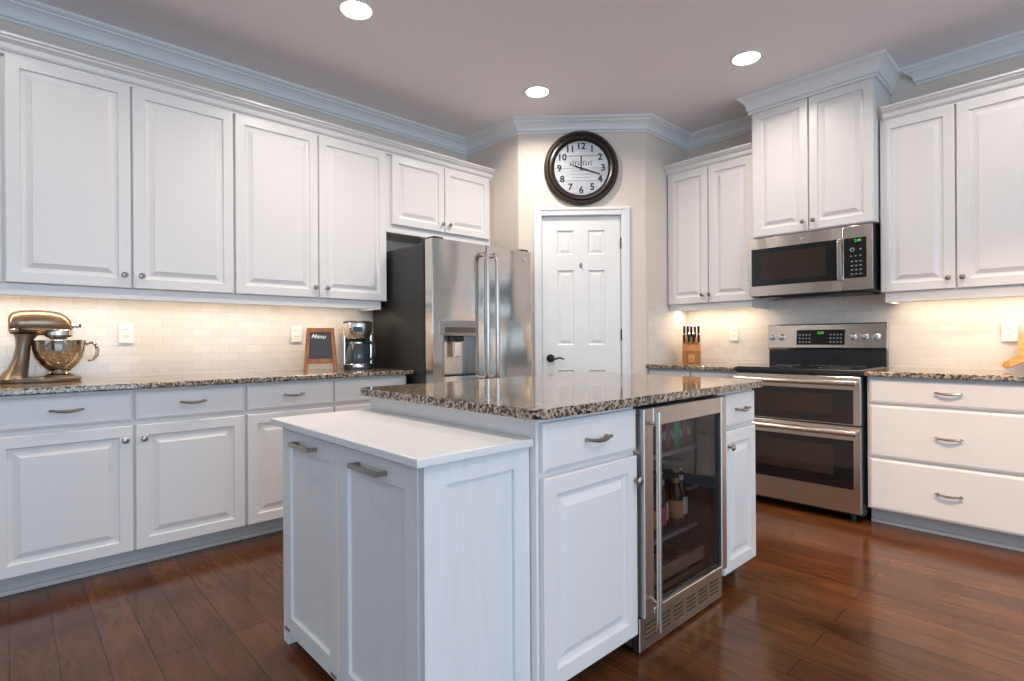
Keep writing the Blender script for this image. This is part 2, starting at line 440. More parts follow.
# pantry door and casing
cas = B('door_white')
for a, b_ in ((DL - .070, DL - .006), (DR + .006, DR + .070)):
    cas.box(a, b_, -.018, 0, 0, DT + .070, .003); cas.box(a + .008 if a < .5 else b_ - .022, a + .022 if a < .5 else b_ - .008, -.024, -.018, 0, DT + .062)
cas.box(DL - .006, DR + .006, -.018, 0, DT + .006, DT + .070, .003).box(DL - .03, DR + .03, -.024, -.018, DT + .048, DT + .062)
cas.box(DL - .012, DL - .003, -.005, .09, 0, DT + .01).box(DR + .003, DR + .012, -.005, .09, 0, DT + .01).box(DL - .012, DR + .012, -.005, .09, DT + .003, DT + .012)
struct('trim_3', cas, (PA[0], PA[1], 0), PI / 4)
d1 = bpy.data.objects.new('door_1', None); COL.objects.link(d1); d1['kind'] = 'structure'
d1.location = (PA[0], PA[1], 0); d1.rotation_euler = (0, 0, PI / 4)
leaf = B('door_white')
xs = [DL, DL + .118, DL + .252, DL + .366, DL + .500, DR]
zs = [.008, .27, .87, 1.07, 1.67, 1.795, 1.99, DT]
for i in range(5):
    for j in range(7):
        hole = i in (1, 3) and j in (1, 3, 5)
        x0, x1, z0, z1 = xs[i], xs[i + 1], zs[j], zs[j + 1]
        if not hole: leaf.box(x0, x1, .010, .045, z0, z1)
        else: leaf.rings(x0, x1, z0, z1, [(0, .010), (.010, .020), (.016, .020), (.040, .013)], .045)
part('door_panel', leaf, d1)
lev = B('bronze').lathe([(.030, .004), (.032, -.002), (.026, -.008), (.011, -.010), (.010, -.045), (0, -.047)], (DL + .062, 0, .965), 20, 'y')
lev.tube([(DL + .062, -.040, .965), (DL + .10, -.043, .962), (DL + .135, -.043, .970), (DL + .168, -.040, .958)], [.008, .0075, .007, .005], 8)
part('door_handle', lev, d1)
for z in (.25, 1.15, 1.88): part('hinge', B('bronze').cyl((DR + .004, .000, z - .045), (DR + .004, .000, z + .045), .0075, 10), d1)
part('strike_plate', B('bronze').box(DL - .006, DL + .0005, -.004, .010, .94, .99), d1)
hk = thing('wall_hook', 'small metal hook high on the white pantry door', 'hook', (PA[0], PA[1], 0), PI / 4)
xh = (DL + DR) / 2 - .003
part('plate', B('nickel').box(xh - .010, xh + .010, .006, .010, 1.69, 1.73, .002), hk)
part('prong', B('nickel').tube([(xh, .008, 1.715), (xh, -.010, 1.705), (xh, -.014, 1.695), (xh, -.012, 1.705)], .003, 6), hk)

# backsplash tiles
struct('trim_tile_left', B('tile_xz').box(-1.05, 1.985, 0, .008, .914, 1.40), (.008, 0, 0), PI / 2)
struct('trim_tile_right', B('tile_xz').box(PB[0] + .008, 4.1, 0, .008, .914, 1.60), (0, RY1 - .008, 0))
struct('trim_tile_pantry', B('tile_xz').box(3.735, RY1 - .008, 0, .008, .914, 1.375), (PB[0] + .008, 0, 0), PI / 2)

# ------------------------------------------------------------------ cabinet parts
def raised_door(x0, x1, z0, z1, fw=.058):
    return B('white').rings(x0, x1, z0, z1, [(0, .003), (.004, 0), (fw - .006, 0), (fw - .001, .010), (fw + .010, .0125), (fw + .016, .0125), (fw + .038, .003), (fw + .040, .001)], .02)
def drawer_front(x0, x1, z0, z1):
    return B('white').rings(x0, x1, z0, z1, [(0, .006), (.006, .003), (.014, 0)], .02)
def knob_mesh():
    return B('nickel').lathe([(.007, 0), (.0055, -.004), (.005, -.013), (.010, -.017), (.0145, -.021), (.015, -.025), (.011, -.029), (0, -.031)], (0, 0, 0), 16, 'y').mesh('knob')
KNOB = knob_mesh()
def pull_mesh(w=.115):
    p = []; r = []
    for i in range(11):
        t = i / 10 * 2 - 1
        p.append((t * w / 2, -.026 + .008 * t * t, -.007 * (1 - t * t) + .002)); r.append(.0035 + .0032 * (1 - t * t))
    mb = B('nickel').tube(p, r, 8, flat=1.0)
    for s in (-1, 1):
        mb.tube([(s * w * .42, .001, 0), (s * w * .42, -.022, 0)], [.007, .0045], 8)
        mb.lathe([(0, -.006), (.006, 0), (0, .006)], (s * w * .5, -.019, .001), 8, 'x')
    return mb.mesh('pull')
PULL = pull_mesh()
def knob(par, x, z): return link('knob', KNOB, par, (x, 0, z))
def pull(par, x, z): return link('pull', PULL, par, (x, 0, z))

def base_cabinet(label, loc, rz, w, depth, fronts, group=None, toe='toe', toe_in=.075, name='base_cabinet', ends=(0, 0), h=.884):
    """fronts: list of ('door'|'drawer', x0, x1, z0, z1, (hx, hz) or None)"""
    t = thing(name, label, 'cabinet', loc, rz, group)
    c = B('white').box(0, w, .022, depth, .10, h)
    part('carcass', c, t)
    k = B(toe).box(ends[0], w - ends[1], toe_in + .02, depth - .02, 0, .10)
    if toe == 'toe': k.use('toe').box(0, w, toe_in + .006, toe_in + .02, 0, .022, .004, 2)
    part('toe_board', k, t)
    for kind, x0, x1, z0, z1, h in fronts:
        if kind == 'door':
            d = part('door', raised_door(x0, x1, z0, z1), t)
            if h: knob(d, *h)
        else:
            d = part('drawer', drawer_front(x0, x1, z0, z1), t)
            if h: pull(d, *h)
    return t

FX = .62        # face of the left base run; local x = world y there
def LB(y0): return (FX, y0, 0)
g = 'white base cabinets along the left wall'
y0 = -.068
base_cabinet('white base cabinet under the stand mixer, two drawers over two raised-panel doors', LB(y0), PI / 2, 1.024, .605, [
    ('drawer', .008, .510, .728, .868, (.262, .806)), ('drawer', .522, 1.018, .728, .868, (.768, .806)),
    ('door', .008, .510, .10, .708, (.479, .641)), ('door', .522, 1.018, .10, .708, (.555, .641))], g)
base_cabinet('white base cabinet under the coffee maker, behind the tilt-out bin cabinet', LB(.957), PI / 2, 1.028, .605, [
    ('drawer', .008, .504, .728, .868, (.260, .806)), ('drawer', .514, 1.022, .728, .868, None),
    ('door', .008, .504, .10, .708, (.470, .641)), ('door', .514, 1.022, .10, .708, (.548, .641))], g)
base_cabinet('white base cabinet at the very left edge beside the mixer cabinet', LB(-1.09), PI / 2, 1.02, .605, [
    ('drawer', .008, .506, .728, .868, (.262, .806)), ('drawer', .516, 1.014, .728, .868, (.768, .806)),
    ('door', .008, .506, .10, .708, (.479, .641)), ('door', .516, 1.014, .10, .708, (.555, .641))], g)
FY = 3.736      # face of the right base run
base_cabinet('white base cabinet left of the range, under the knife block', (PB[0] + .003, FY, 0), 0, .722, .61, [
    ('drawer', .008, .355, .728, .868, (.18, .806)), ('drawer', .366, .715, .728, .868, (.54, .806)),
    ('door', .008, .355, .10, .708, (.32, .641)), ('door', .366, .715, .10, .708, (.40, .641))])
base_cabinet('white three-drawer base cabinet right of the range', (2.878, FY, 0), 0, .781, .61, [
    ('drawer', .012, .762, .728, .868, (.385, .806)), ('drawer', .012, .762, .412, .716, (.385, .560)), ('drawer', .012, .762, .104, .400, (.385, .252))])
base_cabinet('white base cabinet at the far right beyond the three-drawer unit', (3.661, FY, 0), 0, .44, .61, [
    ('drawer', .008, .432, .728, .868, (.22, .806)), ('door', .008, .432, .10, .708, (.05, .641))])

def rounded(x0, x1, y0, y1, r, corners=(1, 1, 1, 1), n=6):
    pts = []
    for (cx, cy, a0), c in zip(((x0 + r, y0 + r, PI), (x1 - r, y0 + r, 1.5 * PI), (x1 - r, y1 - r, 0), (x0 + r, y1 - r, .5 * PI)), corners):
        if c:
            for i in range(n + 1): a = a0 + i / n * PI / 2; pts.append((cx + r * math.cos(a), cy + r * math.sin(a)))
        else: pts.append(({PI: x0, 1.5 * PI: x1, 0: x1, .5 * PI: x0}[a0], {PI: y0, 1.5 * PI: y0, 0: y1, .5 * PI: y1}[a0]))
    return pts
def countertop(label, x0, x1, y0, y1, corners=(0, 0, 0, 0), r=.03, z0=.884, z1=.914):
    o = part('countertop', B('granite').prism(rounded(x0, x1, y0, y1, r, corners), z0, z1, .007, 3), None); tag(o, label, 'countertop'); return o
countertop('speckled granite countertop along the left wall under the mixer and coffee maker', .002, .655, -1.09, 2.012)
countertop('short granite countertop left of the range under the knife block', PB[0] + .003, 2.098, FY - .03, RY1 - .002)
countertop('granite countertop right of the range over the three-drawer cabinet', 2.872, 4.10, FY - .03, RY1 - .002)
countertop('large granite island countertop with rounded corners, over the wine cooler', 1.69, 2.745, 1.073, 2.61, (1, 1, 1, 1), .035)

# ------------------------------------------------------------------ wall cabinets
def wall_cabinet(label, loc, rz, w, depth, z0, z1, fronts, group=None, rail=None, body_z0=None):
    t = thing('wall_cabinet', label, 'cabinet', (loc[0], loc[1], z0), rz, group)
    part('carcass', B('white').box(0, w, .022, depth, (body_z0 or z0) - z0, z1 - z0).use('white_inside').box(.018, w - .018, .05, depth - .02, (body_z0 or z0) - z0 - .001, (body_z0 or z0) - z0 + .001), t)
    for x0, x1, a, b_, h in fronts:
        d = part('door', raised_door(x0, x1, a - z0, b_ - z0), t)
        if h: knob(d, h[0], h[1] - z0)
    return t
UX = .33; DZ0, DZ1 = 1.398, 2.468
g = 'tall white wall cabinets along the left wall'
wall_cabinet('white wall cabinet above the stand mixer with a pair of tall doors', (UX, -.012), PI / 2, .999, .32, DZ0, 2.50, [
    (.006, .492, DZ0, DZ1, (.462, 1.465)), (.501, .994, DZ0, DZ1, (.537, 1.465))], g)
wall_cabinet('white wall cabinet above the chalkboard and coffee maker', (UX, .988), PI / 2, 1.012, .32, DZ0, 2.50, [
    (.006, .506, DZ0, DZ1, (.482, 1.463)), (.516, 1.012, DZ0, DZ1, (.563, 1.463))], g)
wall_cabinet('white wall cabinet cut off by the left edge of the picture', (UX, -1.06), PI / 2, 1.047, .32, DZ0, 2.50, [
    (.006, .515, DZ0, DZ1, (.48, 1.465)), (.524, 1.041, DZ0, DZ1, (.560, 1.465))], g)
wall_cabinet('short white wall cabinet over the refrigerator with two small doors', (UX, 2.002), PI / 2, 1.000, .32, 1.962, 2.50, [
    (.050, .512, 1.962, DZ1, (.490, 2.023)), (.520, .978, 1.962, DZ1, (.558, 2.023))], body_z0=1.905)
UY = 4.03
wall_cabinet('narrow white wall cabinet above the knife block, left of the microwave', (PB[0] + .006, UY), 0, .722, .325, DZ0, 2.50, [
    (.006, .352, DZ0, DZ1, (.312, 1.462)), (.362, .710, DZ0, DZ1, (.372, 1.462))])
wall_cabinet('white wall cabinet above the three-drawer unit, right of the microwave', (2.882, UY), 0, .77, .325, DZ0, 2.50, [
    (.006, .372, DZ0, DZ1, (.342, 1.459)), (.381, .762, DZ0, DZ1, (.407, 1.459))])
wall_cabinet('white wall cabinet beyond the right edge of the picture', (3.654, UY), 0, .446, .325, DZ0, 2.50, [
    (.006, .440, DZ0, DZ1, (.05, 1.459))])
mc = wall_cabinet('tall deep white cabinet reaching the ceiling above the microwave', (2.104, 3.965), 0, .772, .39, 1.842, 2.86, [
    (.014, .383, 1.846, 2.742, (.355, 1.903)), (.391, .762, 1.846, 2.742, (.420, 1.903))])
# crown on cabinets
def KP(z, h=.095, p=.075): return [(0, z), (.008, z), (.010, z + .012), (.020, z + .016), (.026, z + .024), (.030, z + .045), (.042, z + .052), (p - .014, z + .058), (p - .012, z + .066), (p, z + .069), (p, z + h), (0, z + h)]
def moulding(name, label, mb): return tag(part(name, mb, None), label, 'moulding')
kc = KP(2.466, .080, .068)
moulding('cabinet_crown', 'white crown moulding along the top of the left wall cabinets', B('white').sweep([(UX - .012, -1.06), (UX - .012, PA[1] - .002)], kc))
moulding('cabinet_crown', 'short white crown moulding over the narrow cabinet left of the microwave', B('white').sweep([(PB[0] + .005, UY + .012), (2.098, UY + .012)], kc))
moulding('cabinet_crown', 'white crown moulding over the wall cabinets right of the microwave', B('white').sweep([(2.905, UY + .012), (4.10, UY + .012)], kc).use('rawwood').sweep([(2.9035, UY + .012), (2.9048, UY + .012)], kc))
kb = [(0, 2.745), (.010, 2.745), (.014, 2.752), (.014, 2.762), (.007, 2.766), (.018, 2.768), (.022, 2.778), (.024, 2.796), (.032, 2.816), (.044, 2.832), (.052, 2.837), (.053, 2.846), (.060, 2.846), (.067, 2.852), (.070, 2.858), (.070, 2.869), (0, 2.869)]
moulding('cabinet_crown', 'painted crown moulding around the top of the tall microwave cabinet', B('trimpaint').sweep([(2.102, RY1 - .11), (2.102, 3.976), (2.878, 3.976), (2.878, RY1 - .002)], kb, 1))
# light rails under the wall cabinets
def rail(label, mb): return tag(part('light_rail', mb, None), label, 'light rail')
rail('white light rail under the left wall cabinets, hiding the strip lights', B('white').box(UX - .045, UX - .022, -1.06, 1.965, 1.337, 1.397, .003).box(.012, UX - .045, 1.945, 1.965, 1.337, 1.397))
rail('white light rail under the narrow cabinet left of the microwave', B('white').box(PB[0] + .012, 2.070, UY + .022, UY + .045, 1.345, 1.397, .003).box(2.050, 2.070, UY + .045, RY1 - .012, 1.345, 1.397))
rail('white light rail under the wall cabinets right of the microwave', B('white').box(2.905, 4.10, UY + .022, UY + .045, 1.333, 1.397, .003).box(2.905, 2.925, UY + .045, RY1 - .012, 1.333, 1.397))
# under-cabinet strip lights (a real lamp housing with its light)
def strip(label, c, length, along):
    t = thing('strip_light', label, 'light', (c[0], c[1], 1.372), 0 if along == 'x' else PI / 2)
    h = length / 2
    part('housing', B('plastic_white').box(-h, h, -.02, .02, .006, .024, .003), t)
    part('lens', B('clearwhite').box(-h + .01, h - .01, -.014, .014, .001, .006), t)
strip('lit strip light under the left wall cabinets', (.20, .45), 2.9, 'y')
strip('lit strip light under the narrow cabinet over the knife block', (1.72, 4.20), .60, 'x')
strip('lit strip light under the cabinets right of the microwave', (3.50, 4.20), 1.1, 'x')
area('strip_glow', (.20, .45, 1.366), (-.15, 0, -1), 2.9, .03, 6, WARM)
bpy.context.scene.objects['strip_glow'].rotation_euler = (0, 0, PI / 2)
a_ = area('strip_glow', (1.72, 4.20, 1.366), (0, 0, -1), .62, .03, 1.9, WARM); a_.rotation_euler = (0, 0, 0)
a_ = area('strip_glow', (3.50, 4.20, 1.366), (0, 0, -1), 1.15, .03, 3.2, WARM); a_.rotation_euler = (0, 0, 0)

# ------------------------------------------------------------------ island
IX = 2.715
base_cabinet('white island cabinet with one drawer over one door, left of the wine cooler', (IX, 1.115, 0), PI / 2, .488, .995, [
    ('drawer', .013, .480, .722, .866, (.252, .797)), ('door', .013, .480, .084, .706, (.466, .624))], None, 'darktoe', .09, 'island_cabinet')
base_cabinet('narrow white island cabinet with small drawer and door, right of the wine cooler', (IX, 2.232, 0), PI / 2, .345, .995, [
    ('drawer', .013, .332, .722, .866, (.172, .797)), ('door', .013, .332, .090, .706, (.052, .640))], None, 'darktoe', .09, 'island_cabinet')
tag(part('island_back_panel', B('white').box(1.722, 1.742, 1.6045, 2.2305, 0, .883), None), 'white panel closing the far side of the island behind the wine cooler', 'panel')

# tilt-out bin cabinet
tc = thing('tilt_out_bin_cabinet', 'low white painted-oak cabinet with two tilt-out doors against the island end', 'cabinet', (1.736, .765, 0))
w, dp, zt = .922, .346, .800
part('carcass', B('oak').box(0, .012, -.018, dp, .05, zt).box(.02, w - .02, .02, dp, .05, zt - .001).box(.458, .466, .0, .02, .05, zt), tc)
for x, y in ((.0, -.018), (w - .045, -.018), (0, dp - .045), (w - .045, dp - .045)): part('foot', B('oak').box(x, x + .045, y, y + .045, 0, .052), tc)
part('top', B('oak_top').box(-.034, w + .032, -.050, dp + .001, zt, zt + .024, .004, 2), tc)
# framed side panel on the +x side
sp = B('oak').box(w - .012, w + .001, -.018, dp, .05, zt).box(w, w + .012, -.018, .052, .03, zt).box(w, w + .012, dp - .060, dp, .03, zt).box(w, w + .012, .052, dp - .060, zt - .058, zt).box(w, w + .012, .052, dp - .060, .03, .12)
part('side_panel', sp, tc)
for x0, x1, lab in ((.014, .459, 0), (.465, w - .014, 1)):
    d = part('door', B('oak').rings(x0, x1, .045, zt - .012, [(0, -.018), (.001, -.020), (.062, -.020), (.066, -.011), (.070, -.010)], -.001), tc)
    hx = (x0 + x1) / 2 - .006; hw = .082
    part('handle', B('nickel').box(hx - hw, hx + hw, -.056, -.046, .745, .759, .001).box(hx - hw, hx - hw + .012, -.046, -.019, .746, .758).box(hx + hw - .012, hx + hw, -.046, -.019, .746, .758), d)
    part('hinge', B('nickel').box(x0 + .014, x0 + .05, -.024, -.019, .054, .064, .001), d)
    part('hinge', B('nickel').box(x1 - .05, x1 - .014, -.024, -.019, .054, .064, .001), d)

# ------------------------------------------------------------------ wine cooler
wc = thing('beverage_cooler', 'stainless glass-door beverage cooler built into the island', 'cooler', (2.690, 1.608, 0), PI / 2)
w = .618; D = .56; cb = B('fridge_liner')
cb.box(0, .03, .012, D, .02, .872).box(w - .03, w, .012, D, .02, .872).box(.03, w - .03, D - .03, D, .02, .872).box(.03, w - .03, .012, D - .03, .842, .872).box(.03, w - .03, .012, D - .03, .02, .10)
part('case', cb, wc)
dr = B('steel_dark')
z0, z1, yf = .138, .868, -.045
dr.box(0, .058, yf, -.001, z0, z1, .003).box(w - .046, w, yf, -.001, z0, z1, .003).box(.058, w - .046, yf, -.001, z1 - .068, z1, .003).box(.058, w - .046, yf, -.001, z0, z0 + .022, .003)
cdoor = part('door', dr, wc)
part('pane', B('pane').box(.058, w - .046, -.030, -.026, z0 + .022, z1 - .068), cdoor)
part('gasket', B('black_plastic').box(.050, .064, -.020, -.006, z0 + .01, z1 - .05).box(w - .058, w - .040, -.020, -.006, z0 + .01, z1 - .05).box(.05, w - .05, -.020, -.006, z1 - .075, z1 - .06).box(.05, w - .05, -.020, -.006, z0 + .015, z0 + .03), cdoor)
hb = B('steel').cyl((.010, yf - .050, .112), (.010, yf - .050, .862), .0095, 14)
for z in (.200, .815): hb.cyl((.018, yf - .050, z), (.040, yf + .001, z), .006, 10)
part('handle', hb, cdoor)
gr_ = B('steel_dark').box(.0, w, -.022, .010, .010, .130, .003)
part('grille', gr_, wc)
sl = B('slot'); 
for i in range(6):
    for j in range(4):
        x = .035 + i * .095; z = .045 + j * .016
        sl.box(x, x + .068, -.0232, -.020, z, z + .0075)
part('vent_slot', sl, wc)
sb = B('foil')
for i in range(6):
    for j in range(3):
        x = .035 + i * .095; z = .0535 + j * .016
        sb.box(x, x + .068, -.0236, -.021, z, z + .0062)
part('vent_slat', sb, wc)
for z in (.640, .303):
    part('shelf', B('glass_shelf').box(.032, w - .032, .085, D - .04, z, z + .006).use('shelfmetal').box(.032, w - .032, .073, .085, z - .004, z + .010), wc)
part('shelf_bracket', B('shelfmetal').box(w - .11, w - .031, .07, .085, .466, .474), wc)
for z in (.166, .092):
    part('wooden_shelf', B('shelfwood').box(.032, w - .032, .040, .058, z, z + .052, .003).use('shelfmetal').box(.032, w - .032, .058, D - .06, z + .005, z + .010), wc)
il = area('added_cooler_fill', (2.690 - .10, 1.608 + .27, .835), (0, 0, -1), 0.35, .03, .10, (.95, .97, 1.0))  # added fill light so the cooler contents show, no source known
il.rotation_euler = (0, 0, PI / 2)
def in_cooler(x, y, z): return (2.690 - y, 1.608 + x, z)
def can(x, y, z, body, label):
    t = thing('beverage_can', label, 'can', in_cooler(x, y, z), 0, 'cans on the cooler top shelf')
    part('body', B(body).lathe([(.024, 0), (.032, .008), (.033, .014), (.033, .108), (.027, .119)], seg=20), t)
    part('lid', B('can_top').lathe([(.027, .119), (.028, .121), (.026, .122), (.025, .119), (0, .119)], seg=20), t)
    part('printed_mark', B('print_white').tube([(.0332 * math.cos(a_ * .22), .0332 * math.sin(a_ * .22), .066 + (.018 if a_ % 2 else -.018)) for a_ in (-2, -1, 0, 1, 2)], .0022, 6), t)
can(.352, .125, .6465, 'cans_red', 'dark red can nearest the handle on the cooler top shelf')
can(.418, .125, .6465, 'cans_red', 'dark red can between another red can and the green can')
can(.484, .125, .6465, 'cans_green', 'green can on the cooler top shelf')
can(.550, .125, .6465, 'cans_red', 'dark red can at the right end of the cooler top shelf')
def bottle(x, y, z, lab, label, neck='foil'):
    t = thing('bottle', label, 'bottle', in_cooler(x, y, z), 0, 'beer bottles on the cooler shelf')
    part('glass', B('bottle').lathe([(.026, 0), (.0305, .006), (.0305, .130), (.026, .152), (.016, .178), (.0135, .190), (.0135, .226), (.0145, .228), (.0145, .234), (.012, .235)], seg=20), t)
    part('label', B(lab).lathe([(.0308, .040), (.0310, .041), (.0310, .112), (.0308, .113)], seg=20), t)
    part('neck_label', B(lab).lathe([(.0150, .184), (.0152, .185), (.0142, .205), (.0140, .206)], seg=20), t)
    part('cap', B(neck).lathe([(.0155, .230), (.0158, .238), (.013, .241), (0, .2415)], seg=16), t)
bottle(.355, .120, .3095, 'label_pink', 'brown bottle with red label nearest the cooler handle')
bottle(.420, .150, .3095, 'label_white', 'brown bottle with pale label between the red-label and tan-label ones', 'can_top')
bottle(.487, .120, .3095, 'label_tan', 'brown bottle with tan label in the middle of the cooler shelf')
bottle(.552, .135, .3095, 'label_white', 'brown bottle with pale label at the right end of the row', 'can_top')
bottle(.288, .120, .3095, 'label_tan', 'brown bottle half hidden behind the cooler handle')
bottle(.455, .215, .3095, 'label_pink', 'brown bottle with red label in the rear row of the cooler shelf', 'can_top')
lb = thing('bottle', 'dark bottle lying on its side with a white label in the cooler', 'bottle', in_cooler(.44, .23, .2135), 0)
LBM = Matrix.Rotation(-PI / 2, 4, 'Y')
part('glass', B('bottle').lathe([(.032, -.06), (.036, -.055), (.036, .10), (.030, .13), (.014, .16), (.014, .22), (0, .221)], (0, 0, 0), 20, 'x'), lb, (-.08, 0, 0))
part('label', B('label_white').lathe([(.0362, -.03), (.0364, -.029), (.0364, .05), (.0362, .051)], (0, 0, 0), 20, 'x'), lb, (-.08, 0, 0))

# ------------------------------------------------------------------ refrigerator
rf = thing('refrigerator', 'tall stainless French-door refrigerator with dark sides', 'refrigerator', (.87, 2.028, 0), PI / 2)
w, D, H = .918, .80, 1.765
part('case', B('dark_side').box(.0, w, .112, D, .03, H, .006).box(.01, w - .01, .10, .112, .05, H - .01), rf)
part('kick_plate', B('black_plastic').box(.02, w - .02, .05, .112, .0, .06), rf)
def bowed(x0, x1, z0, z1, bow=.012, th=.095, mb=None):
    pts = []; n = 10; xs_ = sorted({x0, x0 + .004, x1 - .004, x1} | {x0 + (x1 - x0) * i / n for i in range(1, n)})
    for x in xs_:
        y = -bow * (1 - ((x - w / 2) / (w / 2)) ** 2) + bow + (.004 if x in (x0, x1) and mb is None else 0)
        pts.append((x, y))
    pts += [(x1, th), (x0, th)]
    return (mb or B('steel_fridge')).prism(pts, z0, z1)
zf0 = .70
lm = bowed(.003, .454, 1.150, 1.785); bowed(.003, .454, zf0, .870, mb=lm); bowed(.003, .078, .870, 1.150, mb=lm); bowed(.356, .454, .870, 1.150, mb=lm)
ldoor = part('door', lm, rf)
rdoor = part('door', bowed(.460, w - .003, zf0, 1.785), rf)
fz = part('freezer_drawer', bowed(.003, w - .003, .075, zf0 - .012), rf)
for d, x in ((ldoor, .412), (rdoor, .502)):
    part('handle', B('steel').tube([(x, .006, 1.712), (x, -.030, 1.716), (x, -.056, 1.700), (x, -.062, 1.66), (x, -.062, .90), (x, -.056, .862), (x, -.030, .846), (x, .006, .850)], [.017, .017, .018, .016, .016, .018, .017, .017], 14), d)
part('handle', B('steel').tube([(.16, .004, .62), (.16, -.045, .62), (.20, -.058, .62), (.46, -.060, .62), (.72, -.058, .62), (.76, -.045, .62), (.76, .004, .62)], .0125, 12), fz)
for x in (.02, w - .10): part('hinge_cover', B('black_plastic').box(x, x + .08, .02, .17, 1.785 if False else 1.766, 1.802, .006), rf)
ds = part('dispenser', B('disp_grey').box(.060, .372, -.012, .02, 1.152, 1.248, .004).use('black_glass').box(.085, .345, -.0135, -.010, 1.165, 1.200), ldoor)
part('dispenser_recess', B('disp_grey').box(.078, .084, .0, .090, .870, 1.150).box(.350, .356, .0, .090, .870, 1.150).box(.084, .350, .0, .090, 1.144, 1.150).use('steel').box(.084, .350, .075, .090, .870, 1.144), ldoor)
part('dispenser_spout', B('black_plastic').box(.175, .265, .015, .07, 1.105, 1.143, .005).use('dial').box(.195, .245, .022, .034, 1.0, 1.104, .004), ldoor)
part('drip_grid', B('black_plastic').box(.085, .349, .004, .072, .871, .882), ldoor)
bd = B('chrome').lathe([(.013, 0), (.013, -.003), (.011, -.004), (0, -.004)], (0, 0, 0), 20, 'y'); part('emblem', bd, rdoor, (.835, .007, 1.722))

# ------------------------------------------------------------------ range
rg = thing('range', 'stainless double-oven electric range with black cooktop', 'oven', (2.102, 3.700, 0))
w, D = .764, .655
part('case', B('black_enamel').box(.003, w - .003, .02, D - .02, .045, .895), rg)
for x, y in ((.04, .08), (w - .07, .08), (.04, D - .12), (w - .07, D - .12)): part('foot', B('black_plastic').lathe([(.016, 0), (.016, .046)], (x, y, 0), 12), rg)
ct = B('black_enamel').box(-.003, w + .003, -.010, D - .055, .893, .918, .004)
ct.use('black_glass').box(.012, w - .012, .008, D - .065, .9175, .9215)
ct.use('print_grey')
for cx, cy, r in ((.20, .17, .11), (.57, .17, .09), (.20, .42, .075), (.57, .42, .11), (.385, .44, .05)):
    ct.lathe([(r - .002, .9216), (r - .002, .9219), (r, .9219), (r, .9216)], (cx, cy, 0), 40, ring=True)
part('cooktop', ct, rg)
bgp = B('steel').prism([(D - .085, 1.030), (D - .100, 1.045), (D - .082, 1.208), (D - .072, 1.216), (D - .020, 1.216), (D - .020, 1.030)], .0, w, axis='x')
bg = part('backguard', bgp, rg)
part('lower_panel', B('black_enamel').box(.004, w - .004, D - .08, D - .02, .918, 1.034), rg)
tilt = math.atan2(.020, .177)
PM = at(0, D - .100, 1.045) @ Matrix.Rotation(-tilt, 4, 'X')      # plane of the control panel: z up along the slope
part('display', B('black_glass').box(.205, .520, -.0025, .001, .020, .128, .001, mtx=PM), bg)
dg = B('greenlight'); add_text(dg, '2:08', .024, PM @ at(.365, -.0032, .105) @ UPR)
part('digits', dg, bg)
bt = B('print_grey')
for i in range(4):
    for j in range(3):
        bt.box(.222 + i * .022, .234 + i * .022, -.0032, -.0024, .035 + j * .026, .045 + j * .026, mtx=PM)
        bt.box(.425 + i * .022, .437 + i * .022, -.0032, -.0024, .035 + j * .026, .045 + j * .026, mtx=PM)
part('buttons', bt, bg)
for x in (.034, .100, .567, .637, .706):
    kb_ = B('dial').lathe([(.026, 0), (.027, -.004), (.020, -.006), (.0185, -.026), (.015, -.029), (0, -.029)], (x, 0, .078), 24, 'y', mtx=PM).box(x - .003, x + .003, -.034, -.027, .062, .094, .001, mtx=PM)
    part('knob', kb_, bg)
def oven_door(z0, z1, wz0, wz1):
    d = part('oven_door', B('steel').box(.004, w - .004, -.022, .019, z0, z1, .003).use('black_glass').box(.048, w - .042, -.0235, -.020, wz0, wz1), rg)
    part('window', B('oven_window').box(.14, w - .15, -.0245, -.0232, wz0 + (.05 if z0 > .5 else .075), wz1 - (.03 if z0 > .5 else .04)), d)
    part('handle', B('steel').tube([(.018, -.058, z1 - .036), (w / 2, -.058, z1 - .036), (w - .018, -.058, z1 - .036)], .0175, 14).cyl((.03, -.058, z1 - .036), (.03, -.02, z1 - .036), .011, 12).cyl((w - .03, -.058, z1 - .036), (w - .03, -.02, z1 - .036), .011, 12), d)
    return d
oven_door(.588, .878, .594, .800)
od = oven_door(.062, .580, .205, .498)
part('emblem', B('bronze').lathe([(.017, -.022), (.017, -.0245), (.015, -.0255), (0, -.0255)], (.372, 0, .135), 24, 'y').use('print_white').lathe([(.012, -.0255), (.012, -.0262), (.0105, -.0262), (.0105, -.0255)], (.372, 0, .135), 24, 'y', ring=True), od)

# ------------------------------------------------------------------ microwave
mw = thing('microwave', 'stainless over-the-range microwave with black glass door', 'microwave', (2.092, 3.952, 1.406))
w, D, h = .772, .40, .424
part('case', B('black_plastic').box(0, w, .035, D, .008, h, .003).use('dark_side').box(.05, w - .05, .06, D - .03, 0, .010).use('black_plastic').box(.20, .50, .07, .19, -.008, .002, .003), mw)
part('task_lamp', B('plastic_white').box(.06, .14, .08, .14, -.002, .002), mw)
def pts_bow(x0, x1): return [(x0, .036)] + [(x0 + (x1 - x0) * i / 10, .0 + .010 * (2 * i / 10 - 1) ** 4 * 1.0) for i in range(11)] + [(x1, .036)]
fd = B('steel').prism(pts_bow(.001, .600)[::-1], .012, h, axis='z')
dm = part('door', fd, mw)
part('control_section', B('steel').box(.603, w - .001, .002, .036, .012, h, .004, 2), mw)
part('glass', B('black_glass').box(.020, .572, -.002, .002, .082, .348, .001), dm)
part('window', B('oven_window').box(.085, .510, -.0028, -.0018, .118, .312), dm)
part('handle', B('steel').box(.578, .604, -.022, -.012, .080, .345, .004, 2).box(.582, .600, -.014, .004, .085, .105).box(.582, .600, -.014, .004, .32, .34), dm)
